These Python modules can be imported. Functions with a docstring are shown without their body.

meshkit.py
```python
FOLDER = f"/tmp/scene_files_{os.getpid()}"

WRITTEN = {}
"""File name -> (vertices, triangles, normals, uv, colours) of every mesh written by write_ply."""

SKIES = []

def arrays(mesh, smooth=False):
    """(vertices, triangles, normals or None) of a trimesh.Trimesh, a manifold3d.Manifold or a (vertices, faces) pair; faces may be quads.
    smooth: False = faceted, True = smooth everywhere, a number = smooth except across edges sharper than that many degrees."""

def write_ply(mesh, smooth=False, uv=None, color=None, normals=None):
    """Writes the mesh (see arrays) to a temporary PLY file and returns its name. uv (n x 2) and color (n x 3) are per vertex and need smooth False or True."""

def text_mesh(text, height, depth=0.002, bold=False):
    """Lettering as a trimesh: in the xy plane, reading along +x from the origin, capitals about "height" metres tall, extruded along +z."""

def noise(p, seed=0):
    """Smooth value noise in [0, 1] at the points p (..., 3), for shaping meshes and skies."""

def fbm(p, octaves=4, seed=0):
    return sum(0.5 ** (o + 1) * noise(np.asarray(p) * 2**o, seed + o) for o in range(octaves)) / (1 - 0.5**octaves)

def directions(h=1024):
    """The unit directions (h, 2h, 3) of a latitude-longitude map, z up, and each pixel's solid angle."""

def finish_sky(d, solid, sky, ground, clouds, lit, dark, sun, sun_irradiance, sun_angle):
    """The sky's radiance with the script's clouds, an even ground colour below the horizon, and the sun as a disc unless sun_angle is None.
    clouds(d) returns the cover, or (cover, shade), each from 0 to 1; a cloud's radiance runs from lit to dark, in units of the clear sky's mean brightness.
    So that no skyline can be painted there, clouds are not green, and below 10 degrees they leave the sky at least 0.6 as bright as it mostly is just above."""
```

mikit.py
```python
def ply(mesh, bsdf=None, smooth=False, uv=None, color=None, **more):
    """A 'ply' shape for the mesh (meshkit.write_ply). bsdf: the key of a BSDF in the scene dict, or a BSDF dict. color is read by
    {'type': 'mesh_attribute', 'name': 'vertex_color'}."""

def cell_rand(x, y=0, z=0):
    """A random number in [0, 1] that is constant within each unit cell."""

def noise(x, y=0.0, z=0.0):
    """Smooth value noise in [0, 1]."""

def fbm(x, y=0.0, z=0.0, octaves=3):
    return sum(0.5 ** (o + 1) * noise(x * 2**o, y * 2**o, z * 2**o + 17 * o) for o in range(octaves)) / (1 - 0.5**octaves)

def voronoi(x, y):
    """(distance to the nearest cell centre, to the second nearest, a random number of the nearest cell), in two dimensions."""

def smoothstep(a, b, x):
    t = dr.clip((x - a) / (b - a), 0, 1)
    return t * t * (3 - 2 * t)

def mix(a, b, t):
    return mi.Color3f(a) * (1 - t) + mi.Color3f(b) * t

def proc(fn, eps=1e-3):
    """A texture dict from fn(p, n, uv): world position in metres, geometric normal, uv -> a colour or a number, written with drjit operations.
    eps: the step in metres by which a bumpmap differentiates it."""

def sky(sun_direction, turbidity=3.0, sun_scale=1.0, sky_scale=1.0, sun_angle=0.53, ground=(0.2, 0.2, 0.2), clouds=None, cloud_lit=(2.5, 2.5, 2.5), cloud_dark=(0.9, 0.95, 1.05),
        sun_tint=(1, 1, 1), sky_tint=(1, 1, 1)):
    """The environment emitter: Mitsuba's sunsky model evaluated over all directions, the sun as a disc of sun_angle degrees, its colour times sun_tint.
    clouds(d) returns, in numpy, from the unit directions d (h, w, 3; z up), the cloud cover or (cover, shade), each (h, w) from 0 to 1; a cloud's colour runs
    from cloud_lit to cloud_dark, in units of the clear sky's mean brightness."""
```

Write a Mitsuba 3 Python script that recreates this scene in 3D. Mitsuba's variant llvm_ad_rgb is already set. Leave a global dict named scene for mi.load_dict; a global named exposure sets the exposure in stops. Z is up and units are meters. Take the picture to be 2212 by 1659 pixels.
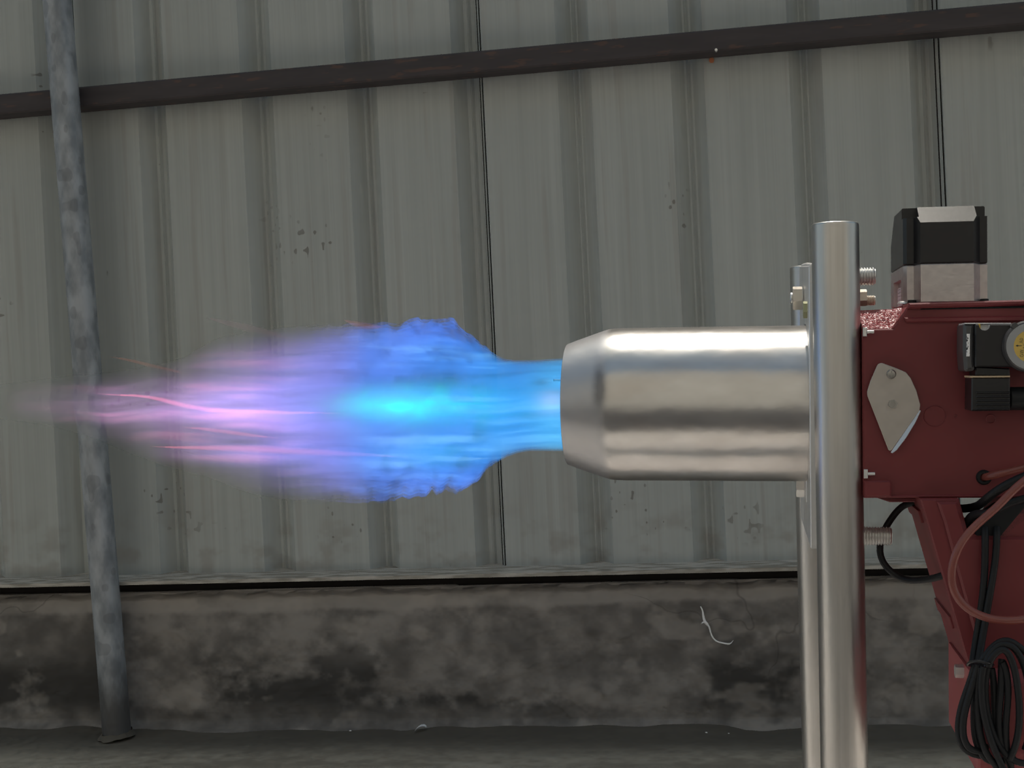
import math, random
import numpy as np, trimesh, shapely, drjit as dr, mitsuba as mi
import mikit, meshkit
from mikit import proc, noise, fbm, smoothstep, mix
from scipy.interpolate import CubicSpline, PchipInterpolator

rng = np.random.default_rng(7)
T = mi.ScalarTransform4f
scene, labels = {}, {}

# ------------------------------------------------------------------ camera, sky, exposure
W, H, F = 2212, 1659, 2900.0
CAM = np.array([0.0, 0.0, 0.65])
YAW, PITCH, ROLL = map(math.radians, (9.948, -0.484, -2.753))


def camera_axes():
    f0 = np.array([-math.sin(YAW), math.cos(YAW), 0]); r0 = np.array([math.cos(YAW), math.sin(YAW), 0]); u0 = np.array([0, 0, 1.0])
    f = f0 * math.cos(PITCH) + u0 * math.sin(PITCH); u = u0 * math.cos(PITCH) - f0 * math.sin(PITCH)
    return r0 * math.cos(ROLL) + u * math.sin(ROLL), u * math.cos(ROLL) - r0 * math.sin(ROLL), f


RIGHT, UP, FWD = camera_axes()
scene['camera'] = {'type': 'perspective', 'fov': math.degrees(2 * math.atan(W / 2 / F)), 'fov_axis': 'x', 'near_clip': 0.05, 'far_clip': 200.0,
                   'to_world': T().look_at(origin=CAM.tolist(), target=(CAM + FWD).tolist(), up=UP.tolist())}
SUN = np.array([-0.02, 0.34, 0.92])
scene['sky'] = mikit.sky(SUN, turbidity=7.0, sun_scale=0.8, sky_scale=1.0, sun_angle=1.0, ground=(0.25, 0.24, 0.22), sky_tint=(1.06, 1.03, 0.85), sun_tint=(0.90, 0.98, 1.13))
exposure = 1.55


# ------------------------------------------------------------------ where things stand
def at(px, py, y):
    """The point at depth y (world Y) that stands where the photograph shows the pixel."""
    d = RIGHT * (px - W / 2) / F - UP * (py - H / 2) / F + FWD
    return CAM + d * ((y - CAM[1]) / d[1])


TILT = math.radians(2.2)                      # the test rig leans a little to the right
AX = 1.41                                     # depth of the blast tube's axis
O = at(1760, 871, AX)
RIG = np.eye(4)
RIG[:3, 0] = [math.cos(TILT), 0, -math.sin(TILT)]
RIG[:3, 2] = [math.sin(TILT), 0, math.cos(TILT)]
RIG[:3, 3] = O - np.array([0, AX, 0])         # the rig's y is the world's Y


def rg(px, py, y):
    """The same in the rig's own axes: (x along the tube, y depth, z up), origin on the tube's axis at the mounting plate."""
    d = at(px, py, y) - O
    return np.array([d @ RIG[:3, 0], y, d @ RIG[:3, 2]])


def xz(pts, y):
    return [tuple(rg(a, b, y)[[0, 2]]) for a, b in pts]


# ------------------------------------------------------------------ mesh helpers
def fix(m):
    if m.volume < 0:
        m.invert()
    return m


def prism(poly, y0, y1, bev=0.0008, holes=()):
    """A polygon of (x, z) points extruded along y, both ends chamfered."""
    p = np.array(poly, float)
    p = p[np.r_[True, np.linalg.norm(np.diff(p, axis=0), axis=1) > 1e-6]]
    if np.linalg.norm(p[0] - p[-1]) < 1e-6:
        p = p[:-1]
    if np.cross(p - p.mean(0), np.roll(p, -1, 0) - p.mean(0)).sum() < 0:
        p = p[::-1]
    e = np.roll(p, -1, 0) - p
    e /= np.linalg.norm(e, axis=1, keepdims=True)
    nrm = np.stack([-e[:, 1], e[:, 0]], 1)                     # points inwards
    a = nrm + np.roll(nrm, 1, 0)
    a /= np.maximum(np.linalg.norm(a, axis=1, keepdims=True), 1e-9)
    mit = np.clip(1 / np.maximum((a * nrm).sum(1), 0.4), 1, 2.2)[:, None] * a
    b = min(bev, abs(y1 - y0) * 0.45)
    rings = [(p + mit * b, y0), (p, y0 + b), (p, y1 - b), (p + mit * b, y1)]
    n, v = len(p), np.vstack([np.c_[q[:, 0], np.full(len(q), y), q[:, 1]] for q, y in rings])
    f = []
    for k in range(3):
        i = np.arange(n); j = (i + 1) % n
        f += [np.c_[k * n + i, k * n + j, (k + 1) * n + j], np.c_[k * n + i, (k + 1) * n + j, (k + 1) * n + i]]
    import mapbox_earcut
    t = np.array(mapbox_earcut.triangulate_float64(rings[0][0], np.array([n], np.uint32)), int).reshape(-1, 3)
    f += [t[:, ::-1], t + 3 * n]
    m = trimesh.Trimesh(v, np.vstack(f), process=False)
    m.merge_vertices(); m.fix_normals()
    return fix(m)


def rounded(poly, r, r_in=None, seg=4):
    g = shapely.Polygon(poly)
    g = g.buffer(-r, quad_segs=seg).buffer(r, quad_segs=seg)
    if r_in:
        g = g.buffer(r_in, quad_segs=seg).buffer(-r_in, quad_segs=seg)
    return [q for q in g.exterior.coords][:-1]


def box(x0, x1, y0, y1, z0, z1, bev=0.0008):
    return prism([(x0, z0), (x1, z0), (x1, z1), (x0, z1)], y0, y1, bev)


def frame_to(axis):
    axis = np.asarray(axis, float) / np.linalg.norm(axis)
    h = np.array([0, 0, 1.0]) if abs(axis[2]) < 0.9 else np.array([1.0, 0, 0])
    u = np.cross(h, axis); u /= np.linalg.norm(u)
    return u, np.cross(axis, u), axis


def lathe(profile, base, axis, seg=48):
    """profile: (radius, height along the axis) from base; closed when it starts and ends at radius 0."""
    pr = np.array(profile, float)
    u, w, a = frame_to(axis)
    ph = np.arange(seg) * 2 * math.pi / seg
    v = (np.asarray(base) + pr[:, None, 1:2] * a + pr[:, None, 0:1] * (np.cos(ph)[None, :, None] * u + np.sin(ph)[None, :, None] * w)).reshape(-1, 3)
    f, i = [], np.arange(seg); j = (i + 1) % seg
    for k in range(len(pr) - 1):
        f += [np.c_[k * seg + i, k * seg + j, (k + 1) * seg + j], np.c_[k * seg + i, (k + 1) * seg + j, (k + 1) * seg + i]]
    m = trimesh.Trimesh(v, np.vstack(f), process=False)
    m.merge_vertices(digits_vertex=7)
    m.update_faces(m.nondegenerate_faces()); m.remove_unreferenced_vertices()
    return fix(m)


def rod(p0, p1, r, bev=0.0006, seg=32):
    p0, p1 = np.asarray(p0, float), np.asarray(p1, float)
    L = np.linalg.norm(p1 - p0)
    return lathe([(0, 0), (r - bev, 0), (r, bev), (r, L - bev), (r - bev, L), (0, L)], p0, p1 - p0, seg)


def hexagon(base, axis, r, h, turn=0.0, hole=0.0):
    """A nut or bolt head: a hexagonal prism with its corners turned off."""
    u, w, a = frame_to(axis)
    import manifold3d as m3
    hexa = [(r * math.cos(math.pi / 3 * k + turn), r * math.sin(math.pi / 3 * k + turn)) for k in range(6)]
    M = m3.Manifold.extrude(m3.CrossSection([hexa]), h)
    rr = r * 1.001
    cone = m3.Manifold.revolve(m3.CrossSection([[(0, 0), (rr * 0.91, 0), (rr, rr * 0.055), (rr, h - rr * 0.055), (rr * 0.91, h), (0, h)]]), 36)
    M = M ^ cone
    if hole:
        M = M - m3.Manifold.cylinder(h * 0.6, hole, hole, 24).translate([0, 0, h * 0.5])
    me = M.to_mesh()
    v = np.array(me.vert_properties[:, :3], float)
    return fix(trimesh.Trimesh(np.asarray(base) + v[:, :1] * u + v[:, 1:2] * w + v[:, 2:] * a, np.array(me.tri_verts), process=False))


def thread(base, axis, r, L, pitch, depth, seg=40):
    pr, t = [(0, 0), (r - depth, 0)], 0.0
    while t < L - pitch:
        pr += [(r, t + pitch * 0.42), (r, t + pitch * 0.58), (r - depth, t + pitch)]
        t += pitch
    pr += [(r - depth, L), (0, L)]
    return lathe(pr, base, axis, seg)


def smooth_path(pts, n=80):
    pts = np.array(pts, float)
    s = np.r_[0, np.cumsum(np.linalg.norm(np.diff(pts, axis=0), axis=1) ** 0.7)]
    return CubicSpline(s, pts)(np.linspace(0, s[-1], n))


def sweep(path, r, seg=14):
    path = np.asarray(path, float)
    r = np.broadcast_to(r, len(path))
    tan = np.gradient(path, axis=0); tan /= np.linalg.norm(tan, axis=1, keepdims=True)
    u = np.cross(tan[0], [0.3, 0.5, 0.8]); u /= np.linalg.norm(u)
    ph, v = np.arange(seg) * 2 * math.pi / seg, []
    for k in range(len(path)):
        u = u - tan[k] * (u @ tan[k]); u /= np.linalg.norm(u)
        v.append(path[k] + r[k] * (np.cos(ph)[:, None] * u + np.sin(ph)[:, None] * np.cross(tan[k], u)))
    v = np.vstack(v + [path[:1], path[-1:]])
    f, i = [], np.arange(seg); j = (i + 1) % seg
    for k in range(len(path) - 1):
        f += [np.c_[k * seg + i, k * seg + j, (k + 1) * seg + j], np.c_[k * seg + i, (k + 1) * seg + j, (k + 1) * seg + i]]
    a, b = len(v) - 2, len(v) - 1
    e = (len(path) - 1) * seg
    f += [np.c_[j, i, i * 0 + a], np.c_[e + i, e + j, i * 0 + b]]
    return fix(trimesh.Trimesh(v, np.vstack(f), process=False))


def join(*ms):
    return trimesh.util.concatenate(list(ms))


def cut(a, *bs):
    import manifold3d as m3

    def man(m):
        return m3.Manifold(m3.Mesh(np.asarray(m.vertices, np.float32), np.asarray(m.faces, np.uint32)))

    A = man(a)
    for b in bs:
        A = A - man(b)
    me = A.to_mesh()
    return trimesh.Trimesh(np.array(me.vert_properties[:, :3], float), np.array(me.tri_verts), process=False)


# ------------------------------------------------------------------ entries and names
def free(key):
    if key not in scene and key not in labels:
        return key
    k = 1
    while f'{key}_{k:03d}' in scene or f'{key}_{k:03d}' in labels:
        k += 1
    return f'{key}_{k:03d}'


def thing(name, label, category, group=None):
    key = free(name)
    labels[key] = {'label': label, 'category': category}
    if group:
        labels[key]['group'] = group
    return key


def obj(name, mesh, mat, parent=None, smooth=30, rig=True, label=None, **more):
    key = f'{parent}__{name}' if parent else name
    if key in scene or parent:
        key = free(key)
    if rig:
        mesh = mesh.copy(); mesh.apply_transform(RIG)
    scene[key] = mikit.ply(mesh, mat, smooth=smooth, **more)
    if label:
        labels[key] = {'label': label}
    return key


def struct(name, label=None):
    labels[name] = {'kind': 'structure'}
    if label:
        labels[name]['label'] = label
    return name


X_SHADE = (at(186, 650, 2.44)[0], at(312, 650, 2.44)[0])

# ------------------------------------------------------------------ materials
def bsdf(name, d):
    scene[name] = d
    return name


def rgb(c):
    return {'type': 'rgb', 'value': list(c)}


def principled(color, rough, metallic=0.0, bump=None, scale=1.0, spec=0.5, **more):
    d = {'type': 'principled', 'base_color': color if isinstance(color, dict) else rgb(color), 'roughness': rough if isinstance(rough, dict) else float(rough),
         'metallic': float(metallic), 'specular': spec, **more}
    if bump is not None:
        d = {'type': 'bumpmap', 'arbitrary': bump, 'scale': scale, 'bsdf': d}
    return {'type': 'twosided', 'bsdf': d}


def sheet_color(p, n, uv):
    x, z = p.x, p.z
    streak = fbm(x * 90, z * 1.3, 3.0, 4)
    broad = fbm(x * 7, z * 1.6, 9.0, 3)
    fine = noise(x * 400, z * 5, 2.0)
    c = mix((0.345, 0.37, 0.355), (0.405, 0.43, 0.415), streak)
    c = c * (0.92 + 0.13 * broad) * (0.97 + 0.06 * fine)
    rust = smoothstep(0.60, 0.80, fbm(x * 60, z * 2.2, 21.0, 4)) * 0.28
    c = mix(c, mi.Color3f(0.27, 0.25, 0.225), rust)
    spot = smoothstep(0.84, 0.90, noise(x * 130, z * 90, 5.0)) * smoothstep(0.80, 0.92, noise(x * 9 + 3, z * 11, 8.0))
    c = mix(c, mi.Color3f(0.10, 0.085, 0.07), spot * 0.6)
    pipe_shade = smoothstep(float(X_SHADE[0]), float(X_SHADE[0]) + 0.02, x) * smoothstep(float(X_SHADE[1]), float(X_SHADE[0]) + 0.03, x)    # shade beside the pipe, put into the sheet colour
    c = c * (1 - 0.30 * pipe_shade)
    low = smoothstep(0.45, 0.33, z) * smoothstep(0.45, 0.8, fbm(x * 25, z * 30, 4.0, 4)) * 0.35      # splashed dirt at the foot of the sheets
    return mix(c, mi.Color3f(0.20, 0.17, 0.14), low)


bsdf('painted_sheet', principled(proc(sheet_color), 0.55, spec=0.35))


def concrete_wall(p, n, uv):
    x, z = p.x, p.z
    a = fbm(x * 9, z * 14, p.y * 9, 5)
    b = fbm(x * 34 + 5, z * 40, p.y * 30, 4)
    c = mix((0.135, 0.126, 0.117), (0.29, 0.27, 0.248), smoothstep(0.3, 0.72, 0.5 * a + 0.5 * b))
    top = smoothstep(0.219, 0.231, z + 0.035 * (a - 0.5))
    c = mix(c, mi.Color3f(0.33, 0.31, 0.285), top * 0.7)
    mould = smoothstep(0.48, 0.66, fbm(x * 5.5 + 2.2, z * 8, 1.0, 3) + 0.22 * fbm(x * 50, z * 60, 2.0, 3) - 0.11)
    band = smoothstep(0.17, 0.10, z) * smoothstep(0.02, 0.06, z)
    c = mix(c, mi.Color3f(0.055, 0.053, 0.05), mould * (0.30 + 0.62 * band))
    pale = smoothstep(0.62, 0.75, fbm(x * 13, z * 17, 31.0, 4))
    c = mix(c, mi.Color3f(0.42, 0.385, 0.345), pale * 0.35)
    crack = smoothstep(0.012, 0.0, dr.abs(fbm(x * 7, z * 7, 12.0, 4) - 0.5)) * smoothstep(0.55, 0.65, noise(x * 3, z * 4, 2.0))
    return mix(c, mi.Color3f(0.05, 0.045, 0.04), crack * 0.35)


bsdf('curb_concrete', principled(proc(concrete_wall), 0.85, bump=proc(lambda p, n, uv: fbm(p.x * 60, p.z * 60, p.y * 60, 4)), scale=0.006, spec=0.2))


def floor_color(p, n, uv):
    a = fbm(p.x * 5, p.y * 16, 0.0, 5)
    b = fbm(p.x * 45, p.y * 60, 3.0, 4)
    c = mix((0.22, 0.19, 0.15), (0.39, 0.345, 0.275), smoothstep(0.3, 0.75, 0.65 * a + 0.35 * b))
    foot = smoothstep(2.20, 2.34, p.y + 0.06 * (a - 0.5))                                           # darker along the wall
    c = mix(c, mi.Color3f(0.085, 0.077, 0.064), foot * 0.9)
    c = mix(c, mi.Color3f(0.54, 0.51, 0.47) * (0.8 + 0.4 * b), smoothstep(2.0, 1.7, p.y))            # lightened further out to brighten the tube from below
    far = smoothstep(0.75, 0.55, p.y)                                                               # dark ground made up to give the tube a dark reflected band
    return mix(c, mi.Color3f(0.05, 0.05, 0.052) * (0.7 + 0.6 * b), far)


bsdf('floor_concrete', principled(proc(floor_color), 0.85, bump=proc(lambda p, n, uv: fbm(p.x * 70, p.y * 70, 0.0, 4)), scale=0.006, spec=0.2))


def galv(p, n, uv):
    a = fbm(p.x * 60, p.y * 60, p.z * 22, 4)
    c = mix((0.20, 0.22, 0.24), (0.36, 0.385, 0.41), smoothstep(0.25, 0.75, a))
    b = smoothstep(0.72, 0.8, noise(p.x * 70, p.y * 70, p.z * 35))
    c = mix(c, mi.Color3f(0.12, 0.125, 0.135), b * 0.35)
    foot = smoothstep(0.16, 0.05, p.z + 0.05 * (a - 0.5))
    return mix(c, mi.Color3f(0.07, 0.065, 0.06), foot * 0.8)


bsdf('galvanised', principled(proc(galv), 0.5, metallic=0.25, spec=0.4))


def purlin_color(p, n, uv):
    a = fbm(p.x * 12, p.y * 60, p.z * 60, 4)
    c = mix((0.038, 0.034, 0.037), (0.070, 0.060, 0.062), a)
    rust = smoothstep(0.62, 0.75, fbm(p.x * 35, p.y * 90, p.z * 110, 4))
    return mix(c, mi.Color3f(0.13, 0.07, 0.05), rust * 0.5)


bsdf('purlin_paint', principled(proc(purlin_color), 0.6, spec=0.3))
bsdf('dark_gap', principled((0.02, 0.018, 0.017), 0.9, spec=0.1))


def flashing_color(p, n, uv):
    a = fbm(p.x * 30, p.z * 200, p.y * 100, 4)
    return mix((0.24, 0.22, 0.185), (0.46, 0.43, 0.38), smoothstep(0.3, 0.7, a))


bsdf('flashing', principled(proc(flashing_color), 0.6, spec=0.3))


def to_rig(p):
    d = [p.x - float(RIG[0, 3]), p.y, p.z - float(RIG[2, 3])]
    return (float(RIG[0, 0]) * d[0] + float(RIG[2, 0]) * d[2], d[1], float(RIG[0, 2]) * d[0] + float(RIG[2, 2]) * d[2])


def tube_color(p, n, uv):
    x, y, z = to_rig(p)
    a = fbm(x * 40, y * 60, z * 60, 4)
    b = fbm(x * 15 + 4, y * 25, z * 25, 4)
    c = mix((0.60, 0.58, 0.56), (0.74, 0.73, 0.72), a)
    c = mix(c, mi.Color3f(0.62, 0.575, 0.54), smoothstep(0.45, 0.7, b) * 0.5)
    mx, kx = float(xm), float(xk)
    cone = smoothstep(kx + 0.004, kx - 0.006, x)
    c = mix(c, mi.Color3f(0.44, 0.45, 0.48), cone * (0.45 + 0.4 * a))                            # heat-greyed mouth
    smudge = dr.exp(-dr.square((x - kx + 0.005 + 0.004 * (a - 0.5)) / 0.0065)) * smoothstep(-0.010, 0.012, z) * smoothstep(0.060, 0.025, z) * (0.2 + 1.0 * b)
    return mix(c, mi.Color3f(0.16, 0.16, 0.17), dr.clip(smudge * 1.1, 0, 0.75))


def tube_rough(p, n, uv):
    x, y, z = to_rig(p)
    return 0.22 + 0.08 * fbm(x * 25, y * 40, z * 40, 4) + 0.15 * smoothstep(float(xk) + 0.004, float(xk) - 0.006, x)


bsdf('tube_steel', principled(proc(tube_color), proc(tube_rough), metallic=1.0, bump=proc(lambda p, n, uv: fbm(p.x * 26, p.y * 30, p.z * 30, 3) + 0.04 * fbm(p.x * 500, p.y * 500, p.z * 500, 2), eps=5e-4), scale=0.0009))


def pole_color(p, n, uv):
    x, y, z = to_rig(p)
    a = fbm(x * 260, y * 260, z * 7, 4)
    b = fbm(x * 30, y * 30, z * 9 + 3, 3)
    c = mix((0.55, 0.53, 0.50), (0.70, 0.685, 0.66), a)
    return c * (0.85 + 0.25 * b)


bsdf('pole_steel', principled(proc(pole_color), proc(lambda p, n, uv: 0.28 + 0.14 * fbm(p.x * 200, p.y * 200, p.z * 5, 3)), metallic=1.0))
bsdf('bright_zinc', principled((0.74, 0.74, 0.72), 0.32, metallic=0.75))
bsdf('zinc_nut', principled((0.68, 0.62, 0.53), 0.40, metallic=0.5))
bsdf('olive_nut', principled((0.38, 0.39, 0.24), 0.4, metallic=0.5))
bsdf('plate_steel', principled(proc(lambda p, n, uv: mix((0.66, 0.655, 0.64), (0.80, 0.80, 0.79), fbm(p.x * 60, p.y * 60, p.z * 12, 4))), 0.42, metallic=0.8))


def red_color(p, n, uv):
    a = fbm(p.x * 30, p.y * 30, p.z * 30, 3)
    return mix((0.150, 0.026, 0.030), (0.185, 0.034, 0.038), a)


bsdf('red_paint', principled(proc(red_color), 0.45, spec=0.4))
bsdf('red_crinkle_lit', principled(proc(lambda p, n, uv: red_color(p, n, uv) * 1.3), 0.34, bump=proc(lambda p, n, uv: fbm(p.x * 400, p.y * 400, p.z * 400, 2), eps=2e-4), scale=0.0027, spec=0.8))  # same red paint, its colour raised for the sun on the crinkle
bsdf('black_plastic', principled((0.008, 0.008, 0.010), 0.32, spec=0.5))
bsdf('screw_steel', principled((0.40, 0.39, 0.37), 0.35, metallic=1.0))
bsdf('black_rubber', principled((0.010, 0.011, 0.013), 0.5, spec=0.3))


def cast_alu(p, n, uv):
    a = fbm(p.x * 160, p.y * 160, p.z * 160, 4)
    return mix((0.50, 0.46, 0.455), (0.66, 0.615, 0.60), a)


bsdf('cast_aluminium', principled(proc(cast_alu), 0.42, metallic=0.85, bump=proc(lambda p, n, uv: fbm(p.x * 500, p.y * 500, p.z * 500, 2), eps=3e-4), scale=0.00012))
bsdf('beige_plate', principled(proc(lambda p, n, uv: mix((0.44, 0.405, 0.37), (0.54, 0.50, 0.46), fbm(p.x * 70, p.y * 70, p.z * 70, 4))), 0.4, metallic=0.55))
bsdf('grey_plastic', principled((0.05, 0.05, 0.053), 0.3, spec=0.6))
bsdf('dial_ring', principled((0.30, 0.31, 0.32), 0.25, spec=0.7))
bsdf('dial_yellow', principled((0.60, 0.42, 0.10), 0.45))
bsdf('notch_grey', principled((0.50, 0.51, 0.52), 0.35, spec=0.6))
bsdf('ink', principled((0.03, 0.03, 0.03), 0.7))
bsdf('tan_gasket', principled((0.55, 0.42, 0.28), 0.6))
bsdf('amber', principled((0.45, 0.30, 0.05), 0.3))
bsdf('hose_rubber', principled((0.20, 0.055, 0.045), 0.32, spec=0.6))
bsdf('white_plastic', principled((0.80, 0.80, 0.80), 0.5))
bsdf('orange_rust', principled((0.45, 0.17, 0.08), 0.8))
bsdf('electrode_steel', principled((0.10, 0.09, 0.09), 0.5, metallic=0.5))

# ------------------------------------------------------------------ the setting
FLAT = 2.44                                    # depth of the wall sheets' flats
RIB = 0.030                                    # the ribs stand out to the far side


def wx(px, y=FLAT, py=650):
    return at(px, py, y)[0]


zw = lambda px, py, y=FLAT: at(px, py, y)[2]
Z_SHEET0 = zw(1106, 1232)
Z_SHEET1 = 2.2
ribs = [(102, 137, 162, 190), (318, 340, 360, 379), (543, 570, 588, 611), (771, 797, 815, 836), (1001, 1024, 1048, 1066), (1227, 1257, 1272, 1299), (1472, 1500, 1518, 1544), (1727, 1753, 1770, 1799), (1987, 2010, 2036, 2056)]
step = wx(1544) - wx(1299)
ribx = [[wx(q) for q in r] for r in ribs]
while ribx[0][0] > -4.2:
    ribx.insert(0, [q - 0.205 for q in ribx[0]])
while ribx[-1][0] < 4.2:
    ribx.append([q + 0.212 for q in ribx[-1]])
iA = next(k for k, r in enumerate(ribx) if abs(r[0] - wx(1001)) < 1e-6)


def sheet(profile, z0, z1):
    """A folded sheet: (x, y) line, 0.7 mm thick, from z0 to z1."""
    pr = np.array(profile)
    n = len(pr)
    back = pr + [0, 0.0007]
    ring = np.vstack([pr, back[::-1]])
    zs = np.linspace(z0, z1, 2)
    v = np.vstack([np.c_[ring, np.full(len(ring), z)] for z in zs])
    m, f = len(ring), []
    i = np.arange(m); j = (i + 1) % m
    f += [np.c_[i, j, m + j], np.c_[i, m + j, m + i]]
    k = np.arange(n - 1)
    for o, flip in ((0, 1), (m, 0)):
        q = [np.c_[o + k, o + k + 1, o + m - 2 - k], np.c_[o + k, o + m - 2 - k, o + m - 1 - k]]
        f += [a[:, ::-1] if flip else a for a in q]
    t = trimesh.Trimesh(v, np.vstack(f), process=False)
    t.fix_normals()
    return t


def rib_line(r, part='all', dy=0.0):
    a, b, c, d = r
    e = 0.0035
    pts = [(a - e, FLAT), (a, FLAT), (b, FLAT + RIB), (0.5 * (b + c) - 0.004, FLAT + RIB), (0.5 * (b + c), FLAT + RIB - 0.004), (0.5 * (b + c) + 0.004, FLAT + RIB), (c, FLAT + RIB), (d, FLAT), (d + e, FLAT)]
    return [(x, y + dy) for x, y in pts]


struct('wall_back')
seams = sorted({iA + 4 * k for k in range(-9, 10) if 0 <= iA + 4 * k < len(ribx)})
edges = [0, *[s for s in seams if 0 < s < len(ribx) - 1], len(ribx) - 1]
for s0, s1 in zip(edges[:-1], edges[1:]):
    if ribx[s1][0] < -3.6 or ribx[s0][0] > 3.6:
        continue
    line = [(ribx[s0][3] - 0.0008, FLAT + 0.010), (ribx[s0][3] - 0.0004, FLAT + 0.0015), (ribx[s0][3] + 0.002, FLAT)]      # turned-in left edge
    for k in range(s0 + 1, s1 + 1):
        line += rib_line(ribx[k])
    line = line[:-2] + [(ribx[s1][3] - 0.0034, FLAT + 0.004), (ribx[s1][3] - 0.0038, FLAT + 0.012)] if s1 != edges[-1] else line
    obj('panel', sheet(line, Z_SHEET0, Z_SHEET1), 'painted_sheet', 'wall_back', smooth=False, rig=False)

    if s1 != edges[-1]:
        obj('seam_shade_strip', box(ribx[s1][3] - 0.009, ribx[s1][3] + 0.004, FLAT + 0.0125, FLAT + 0.016, Z_SHEET0, Z_SHEET1, 0.0), 'dark_gap', 'wall_back', smooth=False, rig=False)  # added dark strip, so the slot between the sheets looks shaded

# flashing strip, its dark gap and the concrete curb below
struct('trim_1', 'dirty metal drip strip along the foot of the corrugated sheets')
zt, zb = zw(1106, 1233, 2.40), zw(1106, 1246, 2.385)
fl = np.array([(2.47, zt + 0.004), (2.40, zt + 0.001), (2.384, zt - 0.002), (2.383, zb), (2.3845, zb), (2.386, zt - 0.004), (2.47, zt - 0.002)])
m = prism([(a, b) for a, b in fl], -3.6, 3.6, 0.0)
m.vertices = m.vertices[:, [1, 0, 2]]
obj('trim_1', fix(m), 'flashing', smooth=False, rig=False)
struct('wall_curb', 'stained dark concrete curb under the corrugated sheets')
CURB = 2.405
zc = zw(1106, 1270, 2.41)
g0, g1 = np.meshgrid(np.r_[np.linspace(-3.6, -1.52, 60), np.linspace(-1.5, 1.7, 321), np.linspace(1.73, 3.6, 54)], np.linspace(0, 1, 70), indexing='ij')
depth = np.interp(g1, [0, 0.03, 0.08, 0.7, 0.87, 0.92, 0.97, 1.0], [-0.030, -0.012, 0.0, 0.0, 0.002, 0.004, 0.008, 0.026])
rel = meshkit.fbm(np.stack([g0 * 9, g1 * 4, g0 * 0], -1), 4, 3) - 0.5
crumb = (meshkit.fbm(np.stack([g0 * 40, g1 * 3, g0 * 0], -1), 4, 6) - 0.5) * 0.010 * np.clip((g1 - 0.85) / 0.12, 0, 1)
v = np.stack([g0, CURB + depth + rel * 0.012, g1 * (zc + 0.004) - 0.004 + crumb], -1).reshape(-1, 3)
n1 = g0.shape[1]
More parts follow.
